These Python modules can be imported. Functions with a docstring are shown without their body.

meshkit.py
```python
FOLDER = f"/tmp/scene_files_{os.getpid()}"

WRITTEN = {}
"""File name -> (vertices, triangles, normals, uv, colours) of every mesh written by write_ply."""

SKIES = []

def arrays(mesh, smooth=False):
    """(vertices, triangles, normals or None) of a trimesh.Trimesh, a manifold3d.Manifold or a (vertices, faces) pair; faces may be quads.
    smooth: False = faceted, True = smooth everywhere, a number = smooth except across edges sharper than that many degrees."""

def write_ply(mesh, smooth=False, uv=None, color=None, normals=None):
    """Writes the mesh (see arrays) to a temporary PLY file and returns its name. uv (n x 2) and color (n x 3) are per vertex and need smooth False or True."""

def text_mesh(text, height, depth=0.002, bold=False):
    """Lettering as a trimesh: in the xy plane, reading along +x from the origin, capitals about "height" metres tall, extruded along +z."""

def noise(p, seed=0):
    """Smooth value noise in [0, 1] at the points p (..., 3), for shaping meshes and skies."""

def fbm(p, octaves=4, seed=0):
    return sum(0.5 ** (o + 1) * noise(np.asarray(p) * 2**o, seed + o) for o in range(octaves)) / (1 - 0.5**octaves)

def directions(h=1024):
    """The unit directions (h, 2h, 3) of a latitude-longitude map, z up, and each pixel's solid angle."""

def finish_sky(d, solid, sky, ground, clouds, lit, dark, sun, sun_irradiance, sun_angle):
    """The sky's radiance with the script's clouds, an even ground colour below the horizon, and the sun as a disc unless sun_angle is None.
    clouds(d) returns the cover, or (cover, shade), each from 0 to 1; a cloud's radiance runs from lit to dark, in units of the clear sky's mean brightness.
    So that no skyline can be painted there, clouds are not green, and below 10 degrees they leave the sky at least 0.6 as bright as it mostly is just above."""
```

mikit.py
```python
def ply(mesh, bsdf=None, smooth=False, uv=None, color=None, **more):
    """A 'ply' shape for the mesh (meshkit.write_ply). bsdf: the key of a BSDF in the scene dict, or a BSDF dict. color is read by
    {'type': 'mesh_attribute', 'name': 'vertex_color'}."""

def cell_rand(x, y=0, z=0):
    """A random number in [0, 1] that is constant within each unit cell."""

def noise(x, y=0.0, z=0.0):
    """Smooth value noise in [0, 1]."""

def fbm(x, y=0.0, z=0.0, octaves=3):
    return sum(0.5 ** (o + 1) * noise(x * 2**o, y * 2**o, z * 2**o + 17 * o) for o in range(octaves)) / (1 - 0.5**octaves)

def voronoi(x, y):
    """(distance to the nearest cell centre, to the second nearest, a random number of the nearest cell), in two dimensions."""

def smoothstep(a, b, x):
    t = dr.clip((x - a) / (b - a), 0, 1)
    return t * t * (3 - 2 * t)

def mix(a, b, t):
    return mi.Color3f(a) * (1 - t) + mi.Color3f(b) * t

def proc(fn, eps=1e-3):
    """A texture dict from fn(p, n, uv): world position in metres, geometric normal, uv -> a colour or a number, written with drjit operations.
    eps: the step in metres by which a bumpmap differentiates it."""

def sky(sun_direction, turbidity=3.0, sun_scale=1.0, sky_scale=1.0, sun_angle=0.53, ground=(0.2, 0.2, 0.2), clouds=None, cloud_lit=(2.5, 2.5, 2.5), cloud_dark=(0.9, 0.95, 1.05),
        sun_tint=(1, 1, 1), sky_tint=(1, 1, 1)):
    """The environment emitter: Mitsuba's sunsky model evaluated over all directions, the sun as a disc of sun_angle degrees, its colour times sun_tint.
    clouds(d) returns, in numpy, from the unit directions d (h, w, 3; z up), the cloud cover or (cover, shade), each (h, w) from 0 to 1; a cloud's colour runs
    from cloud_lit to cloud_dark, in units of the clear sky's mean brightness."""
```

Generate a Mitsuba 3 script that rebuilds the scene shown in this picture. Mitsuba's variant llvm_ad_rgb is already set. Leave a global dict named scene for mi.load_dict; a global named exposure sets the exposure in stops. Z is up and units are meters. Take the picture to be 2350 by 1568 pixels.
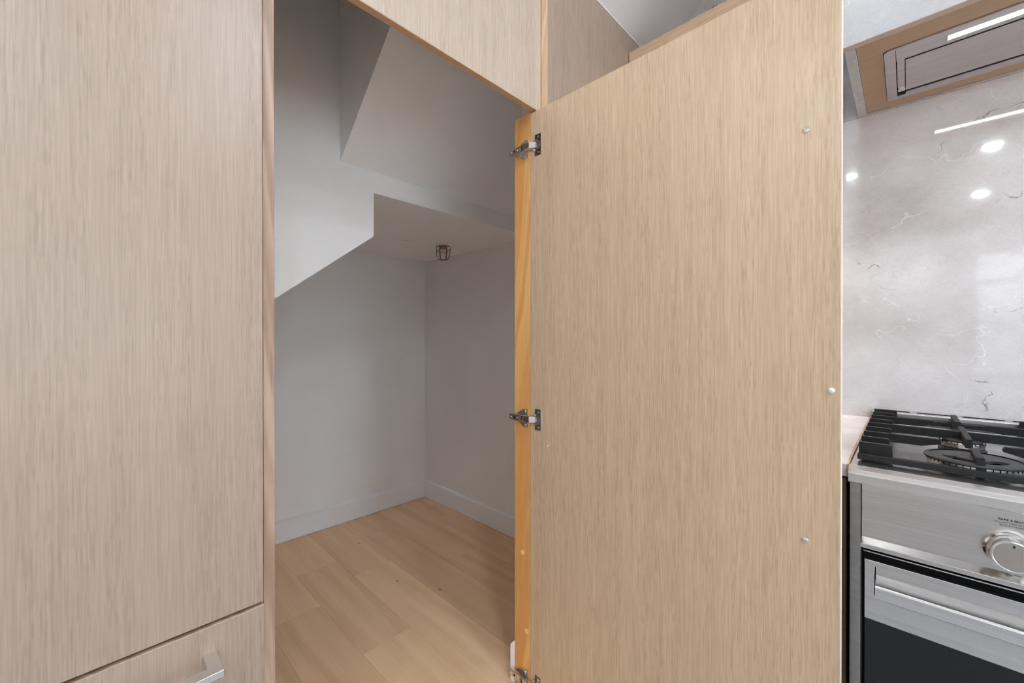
import math, random
import numpy as np, trimesh, drjit as dr, mitsuba as mi, mikit
import manifold3d as m3
from mikit import noise, fbm, smoothstep, mix
from meshkit import text_mesh
from shapely.geometry import Polygon, Point, box as sbox
from shapely import affinity

T = mi.ScalarTransform4f
random.seed(7); rng = np.random.default_rng(7)
scene, labels = {}, {}

# ------------------------------------------------------------------ camera, sky, exposure
EYE = 1.16
yaw, pitch = 0.76971, -0.00344
fwd = [math.cos(pitch)*math.cos(yaw), math.cos(pitch)*math.sin(yaw), math.sin(pitch)]
scene['camera'] = {'type': 'perspective', 'fov': 2*math.degrees(math.atan(1175/934.5)), 'fov_axis': 'x', 'near_clip': 0.02, 'far_clip': 60.0,
                   'to_world': T().look_at(origin=[0, 0, EYE], target=[fwd[0], fwd[1], EYE+fwd[2]], up=[0, 0, 1])}
SKY = 6.0
scene['overcast_sky'] = {'type': 'constant', 'radiance': {'type': 'rgb', 'value': [SKY*0.88, SKY*1.0, SKY*1.12]}}
DOWNLIGHT = [558, 636, 722]
exposure = -0.62

# ------------------------------------------------------------------ key measures (metres)
YC = 0.858            # front of the tall cabinets
DX, DY0, DY1, DZ = 0.992, 0.0900, 0.8785, 1.895   # open door: inner face, free edge, hinge edge, top
XW = 1.815            # stone wall behind the range
CB, CR = 2.574, 1.7255                             # closet back and right wall
YB, ZL = 1.5076, 1.7388                            # face under the stairs, low closet ceiling
SL = 0.8355                                        # slope of the stairs

# ------------------------------------------------------------------ materials
def rgb(r, g, b):
    f = lambda c: (c/255/12.92) if c/255 <= 0.04045 else ((c/255+0.055)/1.055)**2.4
    return [f(r), f(g), f(b)]
def col(v): return {'type': 'rgb', 'value': list(v)}
def two(b): return {'type': 'twosided', 'bsdf': b}
def mat(name, color, rough=0.5, metal=0.0, spec=0.4, **kw):
    c = col(color) if isinstance(color, (list, tuple)) else mikit.proc(color)
    scene[name] = two({'type': 'principled', 'base_color': c, 'roughness': rough, 'metallic': metal, 'specular': spec, **kw})

def oak_fn(light, dark, ax, seed, amp=1.0):
    """Rift-cut oak: fine dashed lines along the grain over broad veneer leaves."""
    L, D = rgb(*light), rgb(*dark)
    def fn(p, n, uv):
        a, l = ax(p)
        wob = 0.003*fbm(a*6+seed, l*0.7, seed, 2)
        a = a + wob
        fine = noise(a*520+seed, l*13.0)
        fine2 = noise(a*980, l*34+seed)
        dash = smoothstep(0.50, 0.80, noise(a*600, l*46+seed*3))*smoothstep(0.25, 0.6, noise(a*60, l*2.5+seed))
        leaf = noise(dr.floor(a*8.3+seed)*7.31, seed, 0.5)
        band = fbm(a*30+seed, l*0.45, seed, 3)
        t = 0.60 + amp*(0.40*(fine-0.5) + 0.30*(fine2-0.5) + 0.28*(band-0.5) + 0.16*(leaf-0.5)) - amp*0.24*dash
        return mix(D, L, dr.clip(t, 0, 1))
    return fn
vert = lambda p: (p.x+p.y, p.z)
hori = lambda p: (p.z+p.x, p.y)
OL, OD = (172, 152, 135), (145, 126, 109)
mat('oak_cabinet', oak_fn(OL, OD, vert, 3.0), 0.36, spec=0.6)
mat('oak_overhead_lit', oak_fn((198, 182, 164), (170, 153, 135), vert, 11.0), 0.36, spec=0.6)  # same oak as the cabinets, lightened to carry the bright light on it
mat('oak_door', oak_fn((206, 180, 150), (172, 145, 116), vert, 21.0), 0.36, spec=0.6)
mat('oak_panel', oak_fn(OL, OD, vert, 37.0), 0.36, spec=0.6)
mat('oak_board', oak_fn((214, 186, 156), (176, 144, 112), hori, 5.0), 0.45, spec=0.3)
mat('oak_liner', oak_fn((186, 160, 132), (158, 131, 104), hori, 8.0, 0.6), 0.5, spec=0.25)

def maple_fn(light, dark, seed):
    L, D = rgb(*light), rgb(*dark)
    def fn(p, n, uv):
        a = p.x + p.y
        s = a*34 + p.z*5.0 + 1.5*fbm(a*14, p.z*2.6, seed, 3)
        ring = smoothstep(0.15, 0.85, noise(s*2.6+seed, seed)); fine = noise(a*500, p.z*14)
        streak = smoothstep(0.80, 0.92, noise(a*160+seed, p.z*9))*0.35
        return mix(D, L, dr.clip(0.15+0.75*ring+0.25*(fine-0.5)-streak, 0, 1))
    return fn
mat('maple_jamb', maple_fn((230, 174, 108), (208, 146, 84), 2.0), 0.38, spec=0.4)
mat('maple_stile', maple_fn((192, 166, 145), (156, 127, 107), 9.0), 0.42, spec=0.35)
mat('maple_edge', maple_fn((216, 188, 156), (198, 164, 128), 4.0), 0.42, spec=0.35)
mat('free_band', rgb(214, 206, 196), 0.5, spec=0.3)
mat('edge_band', rgb(190, 154, 118), 0.45, spec=0.3)
mat('plug_wood', rgb(240, 190, 135), 0.5, spec=0.3)
mat('dark_gap', rgb(40, 32, 26), 0.8, spec=0.1)

def paint(c, seed):
    A = rgb(*c)
    def fn(p, n, uv):
        return mi.Color3f(A)*(0.985+0.03*fbm(p.x*3+seed, p.y*3, p.z*3, 2))
    return fn
mat('wall_paint', paint((234, 234, 233), 1.0), 0.55, spec=0.3)
mat('ceiling_paint', paint((238, 238, 238), 5.0), 0.7, spec=0.2)
mat('base_paint', paint((238, 239, 241), 8.0), 0.4, spec=0.4)
mat('room_paint', paint((200, 200, 200), 4.0), 0.6, spec=0.25)

def floor_fn(tint, seed):
    L, D = [x*tint for x in rgb(232, 196, 158)], [x*tint for x in rgb(208, 168, 130)]
    K = rgb(70, 60, 55)
    spots = [(1.0574, 2.2436), (1.0932+.03, 1.5553), (1.0206, 1.7564)]
    def fn(p, n, uv):
        a, l = p.x, p.y
        cath = noise(a*30 + 2.0*fbm(a*7+seed, l*1.6, seed, 2), l*1.1+seed)
        fine = noise(a*380+seed, l*9); band = fbm(a*14+seed, l*0.8, seed, 3)
        t = 0.5+0.75*(cath-0.5)+0.3*(fine-0.5)+0.7*(band-0.5)
        c = mix(D, L, dr.clip(t, 0, 1))
        for sx, sy in spots:
            d = dr.sqrt(dr.square((a-sx)*1.6)+dr.square((l-sy)*0.9))
            c = mix(c, K, 0.55*(1-smoothstep(0.004, 0.014, d+0.006*(noise(a*200, l*200)-0.5))))
        return c
    return fn
for i, t in enumerate((1.0, 0.91, 1.07, 0.96)):
    mat('floor_plank_%d' % i, floor_fn(t, 3.3*i+1), 0.4, spec=0.35)
mat('floor_joint', rgb(96, 66, 44), 0.8, spec=0.1)

def stone_fn(base, seed):
    B = rgb(*base); W = rgb(246, 245, 244); G = rgb(118, 106, 98); S = rgb(176, 170, 166)
    def fn(p, n, uv):
        x, y, z = p.x+seed, p.y, p.z
        cloud = fbm(x*5, y*5, z*5, 4)
        c = mix(S, B, dr.clip(0.08+1.45*cloud, 0, 1))
        speck = noise(x*420, y*420, z*420)
        c = c*(0.935+0.07*speck+0.06*noise(x*190, y*190, z*190)) + 0.05*(fbm(x*55, y*55, z*55, 3)-0.5)
        wx = 0.22*fbm(x*22, y*22, z*22+4, 4); wy = 0.22*fbm(x*22+9, y*22+5, z*22, 4)
        r1 = dr.abs(fbm(x*6+wx, y*6+wy, z*6+wx, 5)-0.5)
        c = mix(c, W, 0.50*(1-smoothstep(0.0, 0.007, r1))*smoothstep(0.30, 0.6, noise(x*9, y*9, z*9+9)))
        r3 = dr.abs(fbm(x*17+wy*2, y*17+wx*2, z*17+5, 4)-0.5)
        c = mix(c, W, 0.16*(1-smoothstep(0.0, 0.016, r3))*smoothstep(0.40, 0.65, noise(x*12+4, y*12, z*12)))
        r4 = dr.abs(fbm(x*14+3+wx*2, y*14+wy*2, z*14+11, 4)-0.5)
        c = mix(c, G, 0.12*(1-smoothstep(0.0, 0.012, r4))*smoothstep(0.45, 0.7, noise(x*10+8, y*10, z*10+2)))
        r2 = dr.abs(fbm(x*5.3+7+wx, y*5.3+wy, z*5.3+2+wx, 5)-0.5)
        m = smoothstep(0.56, 0.72, noise(x*9+3, y*9, z*9))*smoothstep(0.40, 0.65, noise(x*40, y*40, z*40))
        c = mix(c, G, 0.8*(1-smoothstep(0.0, 0.011, r2+0.008*(speck-0.5)))*m)
        c = mix(c, G, 0.12*smoothstep(0.72, 0.9, noise(x*520, y*520, z*520))*smoothstep(0.3, 0.7, noise(x*24, y*24, z*24)))
        return c
    return fn
mat('stone_polished', stone_fn((222, 219, 218), 0.0), 0.05, spec=0.5)
mat('stone_counter', stone_fn((226, 223, 220), 3.7), 0.35, spec=0.4)
mat('stone_hood', stone_fn((192, 193, 194), 7.9), 0.3, spec=0.4)
mat('raw_edge', rgb(216, 184, 158), 0.6, spec=0.2)
mat('stone_edge', rgb(196, 178, 164), 0.6, spec=0.2)

def brushed(c, ax):
    C = np.array(c)
    def fn(p, n, uv):
        a, l = ax(p)
        return mi.Color3f(list(map(float, C)))*(0.9+0.12*noise(a*700, l*6)+0.08*noise(a*160, l*2.5))
    return fn
hb = lambda p: (p.z*1.0+p.x, p.y)
mat('steel', brushed((0.62, 0.615, 0.605), hb), 0.27, 1.0)
mat('steel_polished', [0.66, 0.655, 0.645], 0.18, 1.0)
mat('steel_trim', brushed((0.69, 0.685, 0.675), hb), 0.24, 1.0)
mat('steel_dark', brushed((0.36, 0.355, 0.35), hb), 0.35, 1.0)
mat('steel_side', brushed((0.42, 0.415, 0.405), hb), 0.36, 1.0)
mat('hood_metal', brushed((0.60, 0.56, 0.56), hb), 0.33, 1.0)
mat('nickel', [0.74, 0.72, 0.69], 0.24, 1.0)
mat('nickel_dark', [0.30, 0.26, 0.23], 0.22, 1.0)
mat('chrome', [0.78, 0.77, 0.76], 0.08, 1.0)
mat('satin_handle', [0.80, 0.80, 0.79], 0.32, 1.0)
mat('aluminium', [0.74, 0.73, 0.71], 0.28, 1.0)
mat('cast_iron', rgb(27, 27, 27), 0.5, spec=0.28)
mat('burner_enamel', rgb(52, 52, 53), 0.5, spec=0.35)
mat('oven_glass', rgb(14, 14, 15), 0.06, spec=0.5)
mat('black_void', rgb(10, 10, 10), 0.7, spec=0.1)
mat('print_black', rgb(36, 36, 38), 0.6, spec=0.2)
mat('base_brown_shaded', oak_fn((120, 98, 80), (96, 76, 60), vert, 14.0, 0.5), 0.5, spec=0.25)  # brown darkened to carry the shade of the open door
mat('white_plastic', rgb(236, 236, 232), 0.4, spec=0.4)
mat('clear_bumper', rgb(216, 222, 210), 0.15, spec=0.6)
mat('red_wire', rgb(92, 14, 14), 0.35, spec=0.4)
mat('brass', [0.62, 0.45, 0.25], 0.25, 1.0)
mat('added_rug_grey', rgb(168, 169, 171), 0.9, spec=0.05)
mat('added_island_grey', rgb(226, 226, 226), 0.5, spec=0.3)
mat('white_scuff', rgb(230, 228, 222), 0.6, spec=0.2)

# ------------------------------------------------------------------ helpers
def key(name, parent=None):
    k = (parent+'__' if parent else '')+name
    if k not in used: used.add(k); return k
    i = 1
    while '%s_%03d' % (k, i) in used: i += 1
    k = '%s_%03d' % (k, i); used.add(k); return k
used = set()
def tag(k, label=None, cat=None, group=None, kind=None):
    d = {x: v for x, v in (('label', label), ('category', cat), ('group', group), ('kind', kind)) if v}
    labels[k] = d; return k
def obj(name, mesh, m, parent=None, smooth=False, label=None, cat=None, group=None, kind=None, **more):
    k = key(name, parent)
    if isinstance(mesh, m3.Manifold):
        q = mesh.to_mesh(); mesh = trimesh.Trimesh(q.vert_properties[:, :3], q.tri_verts, process=False)
    scene[k] = mikit.ply(mesh, m, smooth, **more)
    if label or cat or group or kind: tag(k, label, cat, group, kind)
    return k
def thing(name, label, cat, group=None, kind=None):
    return tag(key(name), label, cat, group, kind)
def struct(name, mesh, m, label, smooth=False):
    return obj(name, mesh, m, None, smooth, label=label, kind='structure')
def B(x0, x1, y0, y1, z0, z1, c=0.0008):
    x0, x1 = sorted((x0, x1)); y0, y1 = sorted((y0, y1)); z0, z1 = sorted((z0, z1))
    if c <= 0:
        b = trimesh.creation.box((x1-x0, y1-y0, z1-z0)); b.apply_translation(((x0+x1)/2, (y0+y1)/2, (z0+z1)/2)); return b
    c = min(c, (x1-x0)*.3, (y1-y0)*.3, (z1-z0)*.3); P = []
    for sx in (0, 1):
        for sy in (0, 1):
            for sz in (0, 1):
                X, Y, Z = (x0, x1)[sx], (y0, y1)[sy], (z0, z1)[sz]
                dx, dy, dz = c*(1-2*sx), c*(1-2*sy), c*(1-2*sz)
                P += [(X, Y+dy, Z+dz), (X+dx, Y, Z+dz), (X+dx, Y+dy, Z)]
    return trimesh.convex.convex_hull(np.array(P))
def hull(P): return trimesh.convex.convex_hull(np.array(P, float))
def cat_(L): return trimesh.util.concatenate(L)
def man(t): return m3.Manifold(m3.Mesh(np.asarray(t.vertices, np.float32), np.asarray(t.faces, np.uint32)))
def xform(mesh, ex, ey, ez, o):
    M = np.eye(4); M[:3, 0], M[:3, 1], M[:3, 2], M[:3, 3] = ex, ey, ez, o
    mesh.apply_transform(M); return mesh
def prism_x(poly, x0, x1):
    """polygon given in (y, z), extruded along x"""
    m = trimesh.creation.extrude_polygon(Polygon(poly) if not hasattr(poly, 'area') else poly, abs(x1-x0), engine='earcut')
    return xform(m, (0, 1, 0), (0, 0, 1), (1, 0, 0), (min(x0, x1), 0, 0))
def prism_y(poly, y0, y1):
    """polygon given in (x, z), extruded along y"""
    m = trimesh.creation.extrude_polygon(Polygon(poly) if not hasattr(poly, 'area') else poly, abs(y1-y0), engine='earcut')
    return xform(m, (1, 0, 0), (0, 0, 1), (0, -1, 0), (0, max(y0, y1), 0))
def prism_z(poly, z0, z1):
    m = trimesh.creation.extrude_polygon(poly, abs(z1-z0), engine='earcut'); m.apply_translation((0, 0, min(z0, z1))); return m
def lathe(profile, axis, o, n=48):
    """profile of (radius, height) turned about an axis direction through o"""
    m = trimesh.creation.revolve(np.array(profile, float), sections=n)
    if m.volume < 0: m.invert()
    a = np.array(axis, float); a /= np.linalg.norm(a)
    h = np.array([0, 0, 1.0]) if abs(a[2]) < .9 else np.array([1.0, 0, 0])
    ex = np.cross(h, a); ex /= np.linalg.norm(ex)
    return xform(m, ex, np.cross(a, ex), a, o)
def tube(pts, r, n=8, closed=False):
    pts = np.array(pts, float); N = len(pts)
    t = np.gradient(pts, axis=0) if not closed else np.roll(pts, -1, 0)-np.roll(pts, 1, 0)
    t /= np.linalg.norm(t, axis=1, keepdims=True)
    up = np.array([0, 0, 1.0]) if abs(t[0][2]) < .9 else np.array([1.0, 0, 0])
    V = []
    for i in range(N):
        a = np.cross(up, t[i]); a /= np.linalg.norm(a); b = np.cross(t[i], a); up = np.cross(t[i], a) if False else b
        for k in range(n):
            th = 2*math.pi*k/n; V.append(pts[i]+r*(math.cos(th)*a+math.sin(th)*b))
    F = []
    for i in range(N if closed else N-1):
        j = (i+1) % N
        for k in range(n):
            l = (k+1) % n; F += [(i*n+k, i*n+l, j*n+l), (i*n+k, j*n+l, j*n+k)]
    if not closed:
        V += [pts[0], pts[-1]]; c0, c1 = N*n, N*n+1
        for k in range(n):
            l = (k+1) % n; F += [(c0, l, k), (c1, (N-1)*n+k, (N-1)*n+l)]
    return trimesh.Trimesh(np.array(V), np.array(F), process=False)
def soft_z(y): return 2.429+SL*(0.832-y)           # stair soffit over the kitchen
def clos_z(y): return 1.8226+SL*(YB-y)             # stair soffit in the closet
def ring_xy(cx, cy, r0, r1, n=64):
    p = Point(cx, cy).buffer(r1, quad_segs=n//4)
    return p.difference(Point(cx, cy).buffer(r0, quad_segs=n//4)) if r0 > 0 else p

# ================================================================== SETTING
# floor: dark sub-base, planks laid along y as single parts, the far kitchen floor as one sheet
struct('floor', B(-4.4, 1.96, -6.1, 2.68, -0.05, -0.0155, 0), 'floor_joint', 'wide plank light oak floor of closet and kitchen')
PW, PX0 = 0.2006, 0.693
cuts = {-6: [], -5: [], -4: [], -3: [1.2], -2: [0.9, 2.1], -1: [0.7, 1.835], 0: [0.78, 1.437, 2.143], 1: [0.35, 1.95], 2: [1.02, 2.30], 3: [0.6, 1.72], 4: [1.3, 2.2], 5: [1.9]}
def plank_between(x0, x1, y0, y1, v):
    g = 0.0002
    obj('plank', B(x0+g, x1-g, y0+g, y1-g, -0.015, 0.0, 0.0005), 'floor_plank_%d' % v, 'floor')
for c in range(-5, 6):
    x0, x1 = PX0+PW*c, min(PX0+PW*(c+1), 1.80)
    ys = [0.2]+cuts[c]+[CB+0.01]
    for i in range(len(ys)-1): plank_between(x0, x1, ys[i], ys[i+1], (c*3+i*2+(c*c) % 3) % 4)
obj('far_boards', B(-4.3, PX0-PW*5, -6.0, 2.58, -0.015, 0, 0), 'floor_plank_0', 'floor')
obj('far_boards', B(PX0-PW*5, 1.95, -6.0, 0.2, -0.015, 0, 0), 'floor_plank_1', 'floor')

# closet shell
struct('wall_back', B(-1.4, CR+0.1, CB, CB+0.1, 0, 3.0, 0), 'wall_paint', 'white back wall of the closet')
struct('wall_right', B(CR, CR+0.11, 0.885, CB, 0, 3.0, 0), 'wall_paint', 'white right wall of the closet')
struct('wall_left', B(-1.4, -1.3, 0.885, CB, 0, 3.0, 0), 'wall_paint', 'white left end wall of the closet')
struct('wall_closet_side', B(0.2402, 0.2458, 0.945, YB, 0, 3.0, 0), 'wall_paint', 'white side wall beside the closet opening')
# front of the stair block: one white face with its lower edge stepping down along the lower flight
xl, zl_ = 0.774, 1.570
face = [(-1.3, zl_-0.774*(xl+1.3)), (xl-0.006, zl_-0.006), (xl-0.0012, zl_-0.001), (xl, zl_+0.006), (xl, ZL), (CR, ZL), (CR, clos_z(YB)), (0.6419, clos_z(YB)), (0.6419, 3.0), (-1.3, 3.0)]
struct('wall_stair', prism_y(face, YB, YB+0.012), 'wall_paint', 'white drywall face under the stairs with a diagonal lower edge')
# block of the upper flight: side face and sloping soffit
blk = [(YB+.012, clos_z(YB+.012)), (0.93, clos_z(0.93)), (0.93, 3.0), (YB+.012, 3.0)]
struct('ceiling_stair', prism_x(blk, 0.6419, CR), 'wall_paint', 'sloping underside of the stairs inside the closet')
struct('ceiling_low', cat_([B(xl, CR, YB+.012, CB, ZL, ZL+0.1, 0), B(-1.3, xl, YB+.012, CB, ZL+.02, ZL+0.12, 0)]), 'wall_paint', 'low flat closet ceiling under the stair landing')
struct('ceiling_closet', B(-1.4, CR+0.11, 0.885, CB+.1, 3.0, 3.08, 0), 'ceiling_paint', 'ceiling over the closet void')
struct('wall_front', cat_([B(1.03, CR, 0.893, 0.95, 0, 2.4, 0), B(-1.3, 1.83, 0.885, 0.93, 2.30, 3.0, 0)]), 'wall_paint', 'white inner face of the closet front wall')
# baseboards with a bevelled top
def base_prof(h=0.1256, t=0.014): return [(0, 0.002), (t, 0.002), (t, h-0.012), (t-0.003, h-0.008), (0.005, h), (0, h)]
pb = [(CB-a, z) for a, z in base_prof()]
bb = struct('baseboard_back', prism_x(pb, -1.3, CR), 'base_paint', 'white baseboard along the closet back wall')
pr = [(CR-a, z) for a, z in base_prof()]
struct('baseboard_right', prism_y(pr, 0.95, CB-0.0138), 'base_paint', 'white baseboard along the closet right wall')
pf = [(0.950+a, z) for a, z in [(0, 0.002), (0.0165, 0.002), (0.0165, 0.1255), (0.0135, 0.1285), (0.002, 0.142), (0, 0.142)]]
struct('baseboard_front', prism_x(pf, 0.9895, CR-.014), 'base_paint', 'white baseboard end beside the hinge jamb')

# kitchen shell
struct('wall_range', B(XW+0.02, XW+0.14, -6.0, 0.885, 0, 2.9, 0), 'room_paint', 'wall behind the range')
ks = 'wall_range'
obj('stone_slab', B(XW, XW+0.02, -6.0, 0.880, 0.88, 1.9137, 0.0004), 'stone_polished', ks, label='polished pale grey veined stone slab')
obj('stone_slab', B(XW, XW+0.02, -6.0, 0.880, 1.9145, 2.74, 0.0004), 'stone_polished', ks)
struct('wall_cabinets', B(-4.3, -0.9, 0.885, 1.0, 0, 2.9, 0), 'room_paint', 'white wall left of the tall cabinets')
V0, V1, VZ0, VZ1 = -3.4, 1.5, 0.10, 2.60  # unseen glazed opening, added to send more daylight into the closet
struct('wall_room', cat_([B(-4.4, V0, -6.1, -6.0, 0, 2.9, 0), B(V1, 1.95, -6.1, -6.0, 0, 2.9, 0), B(V0, V1, -6.1, -6.0, 0, VZ0, 0), B(V0, V1, -6.1, -6.0, VZ1, 2.9, 0)]), 'room_paint', 'wall with the added glazed doors behind the camera')
w2 = tag(key('added_window_2'), 'unseen tall glazed doors behind the camera, added to light the closet', kind='structure')
for i in range(5):
    x = V0+(V1-V0)*i/4; obj('frame_bar', B(x-.035, x+.035, -6.075, -6.025, VZ0, VZ1), 'steel_dark', w2)
for z in (VZ0+.04, VZ1-.04): obj('frame_bar', B(V0, V1, -6.076, -6.024, z-.03, z+.03), 'steel_dark', w2)

CEIL = 2.75
yk = 0.832-(CEIL-2.429)/SL
struct('ceiling', B(-4.4, XW+.02, -6.0, yk-.03, CEIL, CEIL+0.1, 0), 'ceiling_paint', 'flat white kitchen ceiling')
sof = [(0.884, soft_z(0.884)), (yk, CEIL), (yk-.03, CEIL), (yk-.03, CEIL+.1), (0.884, CEIL+.1)]
struct('ceiling_slope', prism_x(sof, -4.3, XW+.015), 'ceiling_paint', 'sloping white ceiling under the stairs above the range wall')
obj('caulk_bead', prism_x([(0.8315, soft_z(.832)-.0032), (0.8298, soft_z(.832)-.001), (0.8298, soft_z(.8298)-.0004), (0.8318, soft_z(.8318)-.0004)], 1.0225, XW-.002), 'white_plastic', 'ceiling_slope')
# window wall on the far side of the room
W0, W1, WZ0, WZ1 = -2.05, -0.62, 0.12, 2.32
struct('wall_window', cat_([B(-4.4, -4.3, -6.0, W0, 0, 2.9, 0), B(-4.4, -4.3, W1, 1.0, 0, 2.9, 0), B(-4.4, -4.3, W0, W1, 0, WZ0, 0), B(-4.4, -4.3, W0, W1, WZ1, 2.9, 0)]), 'room_paint', 'wall with the glazed doors at the far side of the room')
w = tag(key('window_1'), 'tall glazed doors at the far side of the room', kind='structure')
fr = []
for i in range(4):
    y = W0+(W1-W0)*i/3; fr.append(B(-4.36, -4.31, y-0.035, y+0.035, WZ0, WZ1))
for z in (WZ0+.04, 1.9, WZ1-.04): fr.append(B(-4.36, -4.31, W0, W1, z-.03, z+.03))
for f in fr: obj('frame_bar', f, 'steel_dark', w)
scene['pane_glass'] = {'type': 'thindielectric', 'int_ior': 1.5}
obj('pane', trimesh.Trimesh([(V0, -6.05, VZ0), (V1, -6.05, VZ0), (V1, -6.05, VZ1), (V0, -6.05, VZ1)], [(0, 1, 2), (0, 2, 3)], process=False), 'pane_glass', w2)
obj('pane', trimesh.Trimesh([(-4.335, W0, WZ0), (-4.335, W1, WZ0), (-4.335, W1, WZ1), (-4.335, W0, WZ1)], [(0, 1, 2), (0, 2, 3)], process=False), 'pane_glass', w)

# ================================================================== CABINETS
# tall cabinet left of the opening
c = thing('pantry_cabinet', 'tall pale oak cabinet left of the closet opening, tall door above a drawer', 'cabinet')
obj('carcass', B(-0.86, 0.2265, YC+0.0205, 1.48, 0.09, 2.29), 'oak_cabinet', c)
gz0, gz1 = 0.6676, 0.6742
obj('door', B(-0.41, 0.2208, YC, YC+0.02, gz1, soft_z(YC)-.012, 0.0008), 'oak_cabinet', c)
dr_ = obj('drawer', B(-0.41, 0.2220, YC-.0005, YC+0.0195, 0.25, gz0, 0.0008), 'oak_cabinet', c)
obj('top_edge', B(-0.4095, 0.2215, YC+.0008, YC+0.019, gz0-.0004, gz0+.0004, 0), 'maple_stile', dr_)
hx0, hx1, hy, hz0, hz1 = -0.335, 0.1495, 0.7991, 0.6105, 0.622
h = man(B(hx0, hx1, hy, hy+0.0205, hz0, hz1, .0007))
for a, b in ((hx0, hx0+.0195), (hx1-.0195, hx1)): h = h + man(B(a, b, hy+.001, YC-.0004, hz0, hz1, .0007))
obj('handle', h, 'satin_handle', dr_, label='square satin steel bar handle')
obj('door', B(-0.86, -0.4135, YC, YC+0.02, 0.25, soft_z(YC)-.012, 0.0008), 'oak_cabinet', c)
obj('drawer', B(-0.41, 0.2220, YC, YC+0.02, 0.10, 0.2465, 0.0008), 'oak_cabinet', c)
struct('trim_2', B(0.2268, 0.2462, YC+0.0205, 0.9445, 0.0, 2.295, 0.0006), 'maple_stile', 'pinkish maple edge strip on the left side of the closet opening')
# overhead panel
o = thing('overhead_cabinet', 'pale oak cabinet front above the closet opening', 'cabinet')
ofr = obj('door', B(0.2245, 1.0195, YC, YC+0.0195, 1.9018, soft_z(YC)-.012, 0.0006), 'oak_overhead_lit', o)
obj('bottom_edge', B(0.2248, 1.0192, YC+.0006, YC+.0192, 1.9010, 1.9020, 0), 'edge_band', ofr, label='raw tan edge')
obj('back_rail', B(0.2475, 1.0185, YC+.0205, YC+.0245, 2.31, 2.385), 'edge_band', o)
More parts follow.
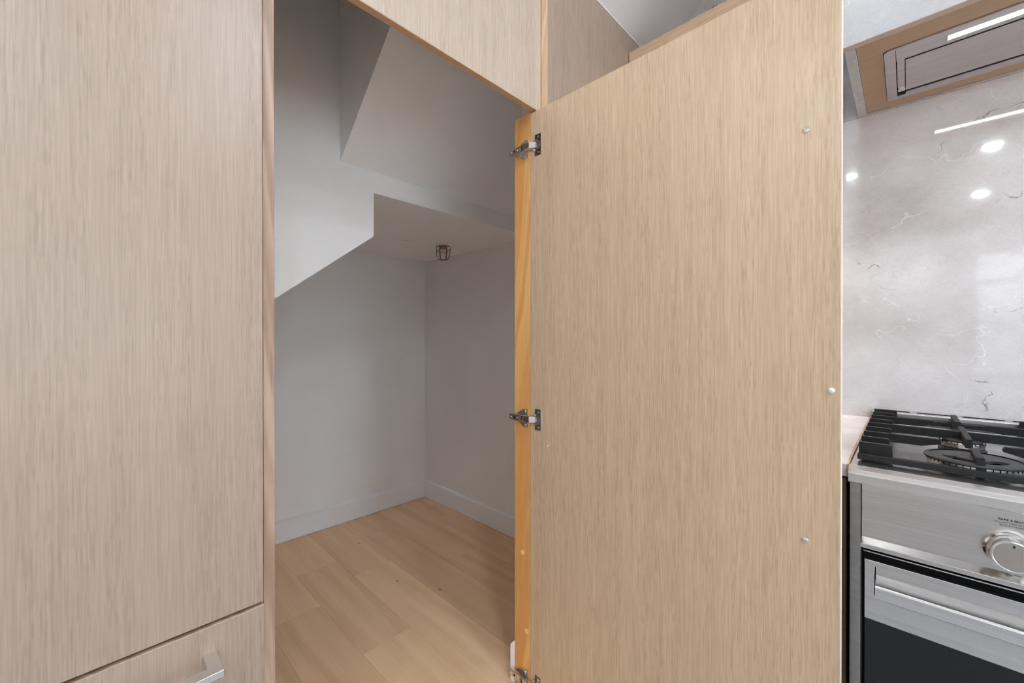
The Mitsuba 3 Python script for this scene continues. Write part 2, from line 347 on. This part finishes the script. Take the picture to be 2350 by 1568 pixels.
# tall end panel right of it
e = thing('end_panel', 'tall oak end panel between the overhead cabinet and the sloping ceiling', 'panel')
obj('face', B(1.0232, XW-.002, 0.832, 0.8515, 0.9035, soft_z(.832)-.0042, 0.0005), 'oak_panel', e)
obj('edge_strip', B(1.0225, 1.0235, 0.8322, 0.8800, 0.9035, soft_z(.832)-.0046, 0), 'maple_edge', e, label='maple edge band')
obj('frame', B(1.0240, XW-.002, 0.8520, 0.8835, 0.9035, soft_z(.88)-.004, 0), 'edge_band', e)
# hinge jamb
j = struct('trim_1', B(DX, 1.0218, DY1, 0.9485, 0.0, 1.90, 0.0006), 'maple_jamb', 'orange maple jamb on the hinge side of the closet opening')
for y, z in ((0.9128, 0.4562), (0.8945, 0.2024)):
    obj('wood_plug', lathe([(0, 0), (0.0085, 0), (0.0085, 0.0004), (0.0080, 0.0009), (0, 0.0011)], (-1, 0, 0), (DX, y, z), 24), 'plug_wood', j)
obj('jamb_head', B(1.0, 1.02, DY1+.003, 0.8925, 1.90, 2.3), 'maple_jamb', j)

# ================================================================== OPEN CLOSET DOOR
d = thing('closet_door', 'pale oak slab closet door swung wide open on steel hinges', 'door')
slab = man(B(DX, DX+0.02, DY0, DY1-0.0006, 0.012, DZ, 0.0007))
HZ = (1.7835, 0.9050, 0.0470)
for z in HZ:
    cup = man(lathe([(0, 0), (0.0176, 0), (0.0176, 0.02), (0, 0.02)], (1, 0, 0), (DX-0.008, 0.8540, z), 40))
    slab = slab - cup
obj('slab', slab, 'oak_door', d)
obj('free_edge', B(DX+.001, DX+.019, DY0-.0008, DY0+.0004, 0.0125, DZ-.001, 0), 'free_band', d)
for i, z in enumerate(HZ):
    k = key('hinge', d)
    # cup with flange on the door
    fl = man(B(DX-0.0016, DX-0.0001, 0.8335, 0.8580, z-0.0335, z+0.0335, 0.0006))
    fl = fl - man(lathe([(0, 0), (0.0162, 0), (0.0162, 0.02), (0, 0.02)], (1, 0, 0), (DX-0.01, 0.8540, z), 40))
    obj('flange', fl, 'nickel_dark', k)
    obj('flange_edge', B(DX-0.0021, DX-.0004, 0.8322, 0.8337, z-0.0335, z+0.0335, 0.0004), 'chrome', k)
    cupm = lathe([(0.0, 0.0085), (0.014, 0.0085), (0.0158, 0.007), (0.0163, -0.002), (0.0176, -0.0022), (0.0178, -0.0005), (0.0172, 0.0), (0.0172, 0.0105), (0, 0.0105)], (1, 0, 0), (DX, 0.8540, z), 40)
    obj('cup', cupm, 'nickel', k, 30)
    for s in (-1, 1):
        obj('screw', lathe([(0, -0.0006), (0.0016, -0.0004), (0.0018, 0.0012), (0.0044, 0.0010), (0.0046, 0.0), (0, 0.0)], (-1, 0, 0), (DX-.0016, 0.8435, z+s*0.0245), 20), 'chrome', k, 30)
    # link arm from the cup to the plate
    link = [(DX+0.003, 0.8500), (DX-0.0075, 0.8540), (DX-0.0195, 0.8680), (DX-0.0195, 0.8900), (DX-0.0175, 0.8900), (DX-0.0172, 0.8688), (DX-0.0058, 0.8558), (DX+0.0045, 0.8520)]
    obj('link', prism_z(Polygon(link), z-0.0088, z+0.0088), 'chrome', k)
    for s in (-1, 1):
        obj('link_cheek', prism_z(Polygon([(DX-0.0172, 0.8690), (DX-0.0055, 0.8560), (DX-.002, .858), (DX-0.010, 0.8720), (DX-0.0125, 0.8900), (DX-0.0172, 0.8900)]), z+s*0.0088-.0008, z+s*0.0088+.0008), 'nickel', k)
    # arm body over the mounting plate
    body = man(B(DX-0.0185, DX-0.0055, 0.8850, 0.9560, z-0.0105, z+0.0105, 0.0012))
    body = body - man(B(DX-0.02, DX-0.0150, 0.8960, 0.9090, z-0.0075, z+0.0075, 0)) - man(B(DX-0.02, DX-0.0130, 0.9290, 0.9365, z-0.0035, z+0.0035, 0))
    body = body - man(hull([(DX-0.003, y, zz) for y in (.9400, .96) for zz in (z-.02, z+.02)]+[(DX-0.0120, y, zz) for y in (.9440, .96) for zz in (z-.02, z+.02)]))
    obj('arm', body, 'nickel', k)
    obj('arm_inlay', B(DX-0.0160, DX-0.0145, 0.8965, 0.9085, z-0.007, z+0.007, 0.0004), 'nickel_dark', k)
    obj('slot', B(DX-0.0136, DX-0.0126, 0.9292, 0.9363, z-0.0034, z+0.0034, 0), 'black_void', k)
    for y, r in ((0.9475, 0.0046), (0.9200, 0.0030)):
        obj('arm_screw', lathe([(0, 0.0), (0.0012, 0.0), (0.0014, 0.001), (r-.0006, 0.0012), (r, 0.0003), (r, -0.002), (0, -0.002)], (-1, 0, 0), (DX-.0185, y, z), 20), 'chrome', k, 30)
    # wings of the mounting plate
    wing = Polygon([(0.8870, -0.0285), (0.9050, -0.0285), (0.9290, -0.0150), (0.9400, -0.0100), (0.9400, 0.0100), (0.9290, 0.0150), (0.9050, 0.0285), (0.8870, 0.0285)])
    wg = prism_x(affinity.translate(wing, 0, z), DX-0.0040, DX-0.0002)
    obj('mounting_plate', wg, 'nickel', k)
    for s in (-1, 1):
        rim = prism_x(affinity.translate(Polygon([(0.8868, s*0.0110), (0.9250, s*0.0110), (0.9130, s*0.0185), (0.8868, s*0.0185)]), 0, z), DX-0.0075, DX-0.0040)
        obj('plate_rib', rim, 'nickel', k)
        obj('plate_screw', lathe([(0, 0.0004), (0.0022, 0.0004), (0.0026, 0.0022), (0.0050, 0.0018), (0.0056, 0.0), (0, 0.0)], (-1, 0, 0), (DX-.0040, 0.8985, z+s*0.0225), 20), 'chrome', k, 30)
for z in (1.5796, 0.7597):
    k = key('handle_screw', d)
    hd = man(lathe([(0, 0), (0.0062, 0), (0.0062, 0.0008), (0.0052, 0.0022), (0.003, 0.003), (0, 0.0032)], (-1, 0, 0), (DX, 0.1453, z), 28))
    for th in (0.5, 0.5+math.pi/2):
        s_ = B(-0.0012, 0.0012, -0.0034, 0.0034, -0.0005, 0.0005, 0)
        s_.apply_transform(trimesh.transformations.rotation_matrix(th, (1, 0, 0))); s_.apply_translation((DX-0.0029, 0.1453, z)); hd = hd-man(s_)
    obj('head', hd, 'chrome', k, 30, label='domed steel screw head')
obj('bumper', lathe([(0, 0), (0.0058, 0), (0.0058, 0.0006), (0.0050, 0.0022), (0.0030, 0.0034), (0, 0.0038)], (-1, 0, 0), (DX, 0.1038, 1.0625), 28), 'clear_bumper', d, 40, label='small clear rubber bumper')
sc = prism_x(Polygon([(0.8075, 0.8290), (0.8035, 0.8320), (0.7925, 0.8375), (0.8015, 0.8312), (0.8050, 0.8262), (0.8068, 0.8268)]), DX-.0003, DX+.0002)
obj('paint_scuff', sc, 'white_scuff', d, label='small white paint scuff')
hb_ = man(B(DX+.045, DX+.055, 0.1350, 0.1555, 0.735, 1.605, .0007))
for z in (0.745, 1.595): hb_ = hb_+man(B(DX+.0202, DX+.046, 0.1350, 0.1555, z-.0095, z+.0095, .0007))
obj('pull_handle', hb_, 'satin_handle', d, label='long vertical steel pull on the outer face')

# ================================================================== CLOSET FITTINGS
r = thing('recessed_light', 'unlit white recessed light in the low closet ceiling', 'ceiling light')
cx, cy = 1.249, 2.039
obj('trim_ring', lathe([(0.047, 0.0), (0.068, 0.0), (0.0685, 0.0015), (0.066, 0.0035), (0.050, 0.0040), (0.047, 0.0025)], (0, 0, -1), (cx, cy, ZL), 56), 'white_plastic', r, 30)
obj('lens', lathe([(0, 0.0), (0.0475, 0.0), (0.0475, 0.0016), (0, 0.0018)], (0, 0, -1), (cx, cy, ZL), 48), 'white_plastic', r, 30)
s = thing('fire_sprinkler', 'fire sprinkler in a dark red wire cage on the low closet ceiling', 'sprinkler')
sx, sy = 1.4845, 2.0200
obj('escutcheon', lathe([(0, 0), (0.042, 0), (0.0425, 0.0015), (0.040, 0.005), (0.020, 0.0065), (0, 0.0065)], (0, 0, -1), (sx, sy, ZL), 40), 'white_plastic', s, 30)
obj('head', lathe([(0, 0.006), (0.011, 0.006), (0.011, 0.016), (0.007, 0.018), (0.006, 0.034), (0.004, 0.036), (0, 0.036)], (0, 0, -1), (sx, sy, ZL), 20), 'brass', s, 30)
obj('deflector', lathe([(0, 0.040), (0.012, 0.040), (0.013, 0.0412), (0, 0.0416)], (0, 0, -1), (sx, sy, ZL), 20), 'brass', s)
gk = key('cage', s)
for i in range(6):
    th = math.pi/3*i+0.35; P = []
    for r_, z_ in [(0.020, 0.016), (0.030, 0.010), (0.041, 0.013), (0.0425, 0.022), (0.0405, 0.045), (0.0385, 0.065), (0.034, 0.080), (0.024, 0.090), (0.012, 0.0935), (0.0, 0.094)]:
        P.append((sx+r_*math.cos(th), sy+r_*math.sin(th), ZL-z_))
    obj('wire', tube(P, 0.0018, 7), 'red_wire', gk, True)
for z_, R_, a0, a1 in ((0.040, 0.041, 0.35, 0.35+math.pi), (0.033, 0.0418, 0.35+math.pi, 0.35+2*math.pi), (0.014, 0.020, 0, 2*math.pi)):
    obj('hoop', tube([(sx+R_*math.cos(t), sy+R_*math.sin(t), ZL-z_) for t in np.linspace(a0, a1, 28)], 0.0016, 7), 'red_wire', gk, True)

# ================================================================== RANGE WALL
# shallow wall cabinet hidden behind the open door, its top rail showing above it
w = thing('wall_cabinet', 'oak wall cabinet behind the open closet door, only its top rail showing', 'cabinet')
wx, wy0, wy1, wz0, wz1 = 1.552, 0.172, 0.8305, 1.46, 2.351
obj('carcass', B(wx+.021, XW-.001, wy0, wy1, wz0, wz1-.001), 'oak_panel', w)
obj('top_rail', B(wx, wx+.020, wy0, wy1-.0015, 2.272, wz1, 0.0005), 'oak_board', w, label='top rail with level grain')
ym = (wy0+wy1)/2
obj('door', B(wx, wx+.020, wy0, ym-.0015, wz0+.002, 2.2685), 'oak_panel', w)
obj('door', B(wx, wx+.020, ym+.0015, wy1-.0015, wz0+.002, 2.2685), 'oak_panel', w)
WARM = [95, 72, 55]
led = B(XW-.045, XW-.030, wy0+.012, wy1-.03, wz0-.006, wz0-.0005, 0)
obj('light_strip', led, 'white_plastic', w, emitter={'type': 'area', 'radiance': col(WARM)})

# countertop + base cabinet
t = thing('countertop', 'pale stone countertop between the open door and the range', 'countertop')
obj('slab', B(1.093, XW-.0005, 0.0885, 0.831, 0.8755, 0.9022, 0.0012), 'stone_counter', t)
obj('raw_edge', B(1.0935, XW-.001, 0.0862, 0.0884, 0.876, 0.9018, 0), 'raw_edge', t, label='raw pinkish tan edge next to the range')
b = thing('base_cabinet', 'base cabinet under the countertop left of the range, its brown darkened for shade', 'cabinet')
obj('carcass', B(1.128, XW-.001, 0.0908, 0.829, 0.10, 0.8750), 'base_brown_shaded', b)
obj('door', B(1.108, 1.127, 0.0908, 0.462, 0.11, 0.868), 'base_brown_shaded', b)
obj('door', B(1.108, 1.127, 0.465, 0.829, 0.11, 0.868), 'base_brown_shaded', b)
obj('toe_kick', B(1.16, 1.18, 0.0908, 0.829, 0.0005, 0.0995), 'dark_gap', b)

# ---------------------------------------------------------------- range hood
hd = thing('range_hood', 'stone clad range hood with oak lined underside and steel extractor', 'range hood')
HZ0, HX, HY0, HY1 = 1.914, 1.3537, 0.1201, -0.716
hr_ = CEIL-.002
obj('front_slab', B(HX, HX+.022, HY1, HY0, HZ0, hr_, 0.0006), 'stone_hood', hd, label='white stone front')
obj('side_slab', B(HX+.0225, XW-.0005, HY0-.0225, HY0-.0003, HZ0, soft_z(.12) if soft_z(.12) < hr_ else hr_, 0.0005), 'stone_hood', hd)
obj('side_slab', B(HX+.0225, XW-.0005, HY1+.0003, HY1+.0225, HZ0, hr_, 0.0005), 'stone_hood', hd)
obj('bottom_edge', B(HX+.0004, HX+.0216, HY1+.001, HY0-.001, HZ0-.0005, HZ0+.0005, 0), 'stone_edge', hd)
fx0, fx1, fy0, fy1 = 1.4535, 1.7601, 0.0453, -0.641
rr = 0.012
def rrect(x0, x1, y0, y1, r): return sbox(min(x0, x1)+r, min(y0, y1)+r, max(x0, x1)-r, max(y0, y1)-r).buffer(r, quad_segs=6)
lin = sbox(HX+.0232, HY1+.0232, XW-.006, HY0-.0232).difference(rrect(fx0-.0012, fx1+.0012, fy0+.0012, fy1-.0012, rr))
obj('oak_liner', prism_z(lin, HZ0+.005, HZ0+.022), 'oak_liner', hd, label='oak lining of the underside')
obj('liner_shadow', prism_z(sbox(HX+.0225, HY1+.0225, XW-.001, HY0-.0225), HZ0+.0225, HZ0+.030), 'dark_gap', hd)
ix = k_ = key('extractor', hd)
frame = rrect(fx0, fx1, fy0, fy1, rr).difference(sbox(1.4625, fy1+.022, 1.7235, 0.0229)).difference(sbox(1.70, 0.0035, 1.7385, 0.0229))
obj('rim', prism_z(frame, HZ0+.0015, HZ0+.010), 'hood_metal', k_, label='brushed steel rim')
sl0, sl1 = 1.5235, 1.7195
lbx0, lbx1, lby0, lby1 = 1.4830, 1.5035, -0.0725, -0.525
top = sbox(1.4632, fy1+.0235, sl0-.002, 0.0220).difference(sbox(lbx0, lby1, lbx1, lby0))
obj('front_plate', prism_z(top, HZ0+.0022, HZ0+.010), 'hood_metal', k_)
LED = [62, 60, 63]
obj('light_bar', B(lbx0+.0004, lbx1-.0004, lby1, lby0, HZ0+.0016, HZ0+.008, 0), 'white_plastic', k_, emitter={'type': 'area', 'radiance': col(LED)}, label='lit white strip light')
obj('filter_panel', B(sl0+.007, 1.7148, fy1+.030, 0.0042, HZ0+.0020, HZ0+.009, 0.0012), 'hood_metal', k_, label='brushed steel filter panel')
obj('side_arm', B(sl0, 1.688, 0.0052, 0.0212, HZ0+.0035, HZ0+.009, 0.0006), 'hood_metal', k_)
obj('bracket', B(1.700, 1.716, 0.0046, 0.0210, HZ0+.0020, HZ0+.012, 0.001), 'chrome', k_)
obj('bracket_lip', B(1.689, 1.699, 0.0052, 0.0200, HZ0+.0030, HZ0+.010, 0.001), 'chrome', k_)
obj('cavity', B(1.460, 1.742, fy1+.018, 0.026, HZ0+.0102, HZ0+.020, 0), 'black_void', k_)

# ---------------------------------------------------------------- range
R0, R1 = 0.0840, -0.680          # left and right side
g = thing('range', 'stainless steel gas range with oven, right of the open closet door', 'range')
obj('body', B(1.096, 1.742, R1+.004, R0-.004, 0.09, 0.872), 'steel_dark', g)
for y0, y1 in ((R0-.0185, R0), (R1, R1+.0185)): obj('side_frame', B(1.090, 1.74, y0, y1, 0.09, 0.873, 0.0008), 'steel_side', g)
# cooktop pan with a raised rim
pan = man(B(1.0935, 1.745, R1, R0, 0.8735, 0.9030, 0.002)) - man(hull([(x, y, z) for x, y, z in
      [(1.150, R0-.030, .91), (1.150, R1+.030, .91), (1.735, R0-.030, .91), (1.735, R1+.030, .91), (1.162, R0-.042, .893), (1.162, R1+.042, .893), (1.722, R0-.042, .893), (1.722, R1+.042, .893)]]))
obj('cooktop_pan', pan, 'steel', g)
nose = [(1.0945, 0.9028), (1.0935, 0.9028), (1.0745, 0.8985), (1.0735, 0.8970), (1.0682, 0.8925), (1.0668, 0.8905), (1.0668, 0.8742), (1.0678, 0.8730), (1.0945, 0.8730)]
obj('front_trim', prism_y(nose, R1-.0006, R0+.0008), 'steel_trim', g, label='brushed steel front trim')
obj('back_trim', prism_y([(1.7455, 0.872), (1.7455, 0.9305), (1.7475, 0.9335), (1.806, 0.9335), (1.806, 0.872)], R1, R0-.004), 'steel', g, label='upright back trim')
for i in range(8):
    y = R0-0.012-0.095*i
    if y-0.085 > R1: obj('vent_slot', B(1.772, 1.790, y-0.080, y, 0.9334, 0.9340, 0), 'black_void', g)
cpx = 1.078
obj('control_panel', B(cpx, 1.0955, R1+.020, 0.0643, 0.752, 0.8728, 0.0006), 'steel', g, label='brushed steel control panel')
ledge = [(cpx+.002, 0.7660), (cpx-.0002, 0.7660), (1.0625, 0.7580), (1.0618, 0.7570), (1.0618, 0.7495), (1.0625, 0.7490), (cpx+.002, 0.7490)]
obj('panel_ledge', prism_y(ledge, R1+.020, 0.0645), 'steel_polished', g)
obj('vent_gap', B(1.082, 1.0955, R1+.021, 0.0640, 0.10, 0.7515, 0), 'black_void', g)
obj('vent_lip', B(1.0660, 1.083, R1+.022, 0.0608, 0.7412, 0.7438, 0.0006), 'steel', g)
# oven door
od = key('oven_door', g)
dy0, dy1 = 0.0594, R1+.0235
obj('glass', B(1.0700, 1.0800, dy1, dy0, 0.15, 0.6120, 0.0006), 'oven_glass', od, label='black glass oven window')
obj('top_panel', B(1.0665, 1.0812, dy1, dy0, 0.6094, 0.7262, 0.0008), 'steel', od, label='brushed steel top band')
prof = [(1.0668, 0.7010), (1.0600, 0.6985), (1.0375, 0.6925), (1.0358, 0.6910), (1.0350, 0.6890), (1.0350, 0.6690), (1.0360, 0.6680), (1.0668, 0.6600)]
obj('handle', prism_y(prof, dy1+.018, 0.0421), 'steel_trim', od, label='full width steel ledge handle')
obj('handle_gap_shadow', prism_x([(0.0422, 0.716), (0.0434, 0.716), (0.0440, 0.700), (0.0446, 0.664), (0.0440, 0.659), (0.0422, 0.657)], 1.0655, 1.0668), 'black_void', od)  # dark plate drawn for the gap and shadow line at the handle end
obj('bottom_rail', B(1.0665, 1.0812, dy1, dy0, 0.10, 0.1495), 'steel', od)
# knobs
for i in range(5):
    ky = -0.1266-0.118*i
    if ky < R1+.05: break
    n = key('knob', g); kz = 0.8046
    obj('bezel', lathe([(0.0, 0), (0.0335, 0), (0.0335, 0.004), (0.0318, 0.010), (0.0290, 0.0125), (0.0275, 0.0115), (0.0265, 0.004), (0, 0.004)], (-1, 0, 0), (cpx, ky, kz), 56), 'chrome', n, 25)
    obj('grip', lathe([(0, 0.004), (0.0215, 0.004), (0.0225, 0.018), (0.0252, 0.024), (0.0262, 0.030), (0.0256, 0.0328), (0.0236, 0.0334), (0.0225, 0.0326), (0, 0.0326)], (-1, 0, 0), (cpx, ky, kz), 56), 'steel_polished', n, 25)
    obj('indicator', B(cpx-.0329, cpx-.0325, ky-.0013, ky+.0013, kz+.0155, kz+.0195, 0), 'print_black', n)
def lettering(text, hgt, yc, z, bold):
    m = text_mesh(text, hgt, 0.0003, bold); x0, x1 = m.bounds[0][0], m.bounds[1][0]
    m.apply_translation((-(x0+x1)/2, 0, 0))
    return xform(m, (0, -1, 0), (0, 0, 1), (-1, 0, 0), (cpx-.0001, yc, z))
lt = [('BAKE & BROIL', 0.0034, 0.8535, True), ('TO LIGHT PUSH IN FULLY', 0.0024, 0.8485, False), ('BEFORE TURNING', 0.0024, 0.8440, False)]
obj('lettering', cat_([lettering(a, h_, -0.1290, z, bo) for a, h_, z, bo in lt]), 'print_black', g, label='printed oven instructions')

# burners
YCN = -0.0955
def burner(cx, cy, big):
    k = key('burner', g)
    z0 = 0.893
    if big:
        obj('base', lathe([(0, 0), (0.066, 0), (0.066, 0.010), (0.060, 0.014), (0.060, 0.020), (0, 0.020)], (0, 0, 1), (cx, cy, z0), 56), 'aluminium', k, 25)
        teeth = ring_xy(cx, cy, 0.0615, 0.0672)
        obj('flame_ring', prism_z(ring_xy(cx, cy, 0.060, 0.0655), z0+.014, z0+.0305), 'aluminium', k)
        for i in range(44):
            a = 2*math.pi*i/44
            tb = B(0.0640, 0.0665, -0.0006, 0.0006, z0+.0265, z0+.0312, 0); tb.apply_transform(trimesh.transformations.rotation_matrix(a, (0, 0, 1))); tb.apply_translation((cx, cy, 0))
            obj('port', tb, 'black_void', k)
        cap = ring_xy(cx, cy, 0, 0.0690)
        wedge = Polygon([(cx, cy)]+[(cx-.12*math.cos(t), cy+.12*math.sin(t)) for t in np.linspace(-1.42, 1.42, 24)])
        slot = ring_xy(cx, cy, 0.0255, 0.0455).intersection(wedge)
        cap = cap.difference(slot.buffer(-.004).buffer(.004))
        low = prism_z(cap, z0+.0305, z0+.0350)
        obj('cap', low, 'burner_enamel', k)
        obj('cap_rim', lathe([(0.062, 0.0330), (0.0690, 0.0308), (0.0702, 0.0330), (0.0690, 0.0354), (0.062, 0.0366)], (0, 0, 1), (cx, cy, z0), 64), 'burner_enamel', k, True)
        obj('inner_ring', prism_z(ring_xy(cx, cy, 0.0150, 0.0235, 32), z0+.018, z0+.0305), 'aluminium', k)
        obj('inner_cap', lathe([(0, 0.0325), (0.0245, 0.0325), (0.0252, 0.0345), (0.0235, 0.0365), (0, 0.0375)], (0, 0, 1), (cx, cy, z0), 40), 'burner_enamel', k, 30)
    else:
        obj('base', lathe([(0, 0), (0.040, 0), (0.040, 0.009), (0.037, 0.011), (0, 0.011)], (0, 0, 1), (cx, cy, z0), 48), 'burner_enamel', k, 25)
        obj('flame_ring', lathe([(0, 0.011), (0.034, 0.011), (0.0365, 0.014), (0.0375, 0.024), (0.036, 0.026), (0, 0.026)], (0, 0, 1), (cx, cy, z0), 48), 'steel_polished', k, 25)
        for i in range(24):
            a = 2*math.pi*i/24
            tb = B(0.0355, 0.0380, -0.0005, 0.0005, z0+.0225, z0+.0262, 0); tb.apply_transform(trimesh.transformations.rotation_matrix(a, (0, 0, 1))); tb.apply_translation((cx, cy, 0))
            obj('port', tb, 'black_void', k)
        obj('cap', lathe([(0, 0.0265), (0.033, 0.0265), (0.0338, 0.0285), (0.031, 0.0315), (0, 0.0325)], (0, 0, 1), (cx, cy, z0), 40), 'burner_enamel', k, 30)
burner(1.205, YCN, True); burner(1.445, YCN, False)
burner(1.205, YCN-.362, False); burner(1.445, YCN-.362, True)

# cast iron grates
def grate(yc, label, group):
    gt = thing('burner_grate', label, 'grate', group)
    ya, yb = yc+0.1712, yc-0.1712
    zt, fw = 0.9420, 0.0108
    def bar_y(x, y0, y1, tip, zb=0.9235):
        """finger along y: full depth at y0, its underside rising to the tip at y1"""
        s_ = 1 if y1 > y0 else -1
        P = [(y0, zt-.0015), (y0+s_*.0015, zt), (y1-s_*.003, zt), (y1, zt-.003)]
        P += [(y1, zt-.010), (y1-s_*.030, zb), (y0, zb)] if tip else [(y1, zb), (y0, zb)]
        return prism_x(Polygon(P), x-fw/2, x+fw/2)
    xs = [1.1514+0.0722*i for i in range(9)]
    for side in (0, 1):
        e0, s_ = (ya, -1) if side == 0 else (yb, 1)
        for i, x in enumerate(xs):
            if i in (0, 8):
                P = [(e0, zt-.0015), (e0+s_*.0015, zt), (e0+s_*.0505, zt), (e0+s_*.0518, zt-.002), (e0+s_*.0536, .9065), (e0, .9065)]
                obj('foot', prism_x(Polygon(P), x-.006, x+.006), 'cast_iron', gt)
            elif i in (2, 6): obj('finger', bar_y(x, e0, e0+s_*0.1275, True), 'cast_iron', gt)
            elif i == 4:
                if side == 0: obj('cross_bar', prism_x(Polygon([(ya, zt-.0015), (ya-.0015, zt), (yb+.0015, zt), (yb, zt-.0015), (yb, .9225), (ya, .9225)]), x-fw/2, x+fw/2), 'cast_iron', gt)
            else: obj('short_finger', bar_y(x, e0, e0+s_*0.0470, False, 0.925), 'cast_iron', gt)
        # end rails under the fingers
        obj('end_rail', B(1.1475, 1.7235, e0+s_*.0025, e0+s_*.0110, 0.9052, 0.9280, 0.0012), 'cast_iron', gt)
    for x0, x1 in ((1.1335, 1.1465), (1.7245, 1.7355)):
        obj('rail', B(x0+.0, x1, yb-.0016, ya+.0016, 0.9070, 0.9195, 0.0012), 'cast_iron', gt)
    def bar_x(x0, x1, leg=None):
        m = man(hull([(x, y, z) for x in (x0, x1) for y, z in ((yc-.0055, .9240), (yc+.0055, .9240), (yc-.0055, zt), (yc+.0055, zt), (yc-.0045, zt+.001), (yc+.0045, zt+.001))]))
        if leg: m = m + man(B(leg[0], leg[1], yc-.0058, yc+.0058, 0.9055, zt, 0.0008))
        return m
    obj('centre_finger', bar_x(1.1380, 1.2330, (1.1380, 1.1520)), 'cast_iron', gt)
    obj('centre_finger', bar_x(1.3275, 1.5180), 'cast_iron', gt)
    obj('centre_finger', bar_x(1.5950, 1.7340, (1.7220, 1.7340)), 'cast_iron', gt)
grate(-0.0982, 'black cast iron grate over the two burners nearest the countertop', None)
grate(-0.0982-.362, 'black cast iron grate at the far end of the range from the countertop', None)

# ================================================================== CEILING LIGHTS OF THE ROOM
def downlight(x, y):
    k = thing('downlight', 'lit round downlight set flush in the flat kitchen ceiling', 'ceiling light', 'lit downlights in the kitchen ceiling')
    obj('trim_ring', lathe([(0.047, 0.0), (0.062, 0.0), (0.062, 0.003), (0.050, 0.004), (0.047, 0.002)], (0, 0, -1), (x, y, CEIL), 40), 'white_plastic', k, 30)
    em = trimesh.creation.cylinder(radius=0.046, height=0.001, sections=24); em.apply_translation((x, y, CEIL-.0012))
    obj('lamp', em, 'white_plastic', k, emitter={'type': 'area', 'radiance': col(DOWNLIGHT)})
for x, y in ((0.45, 0.12), (0.62, -0.9), (0.62, -1.85), (-0.5, -1.1), (-0.5, -1.85), (-0.5, -2.6), (-1.5, 0.40), (-1.5, -0.5), (-1.5, -1.45), (-3.1, -0.57)): downlight(x, y)

# unseen island behind the camera, added as something neutral for the range to reflect
i_ = thing('added_kitchen_island', 'added unseen grey panelled island with white stone top, there for the range steel to reflect', 'kitchen island')
obj('top', B(-2.15, -1.10, -3.0, 0.42, 0.8755, 0.9055, 0.002), 'stone_counter', i_)
obj('carcass', B(-2.05, -1.1810, -2.96, 0.38, 0.10, 0.875), 'added_island_grey', i_)
obj('toe_kick', B(-2.0, -1.24, -2.9, 0.34, 0.0005, 0.0995), 'dark_gap', i_)
for q in range(5):
    y = -2.955+0.667*q
    obj('door', B(-1.1800, -1.1605, y+.002, y+.665, 0.11, 0.868), 'added_island_grey', i_)

obj('pile', B(-1.05, 0.85, -3.2, 0.62, 0.0004, 0.006, 0.001), 'added_rug_grey', thing('added_runner_rug', 'added unseen flat grey rug on the kitchen floor, there for the range steel to reflect', 'rug'))  # invented rug, added for neutral steel reflections and less warm bounce
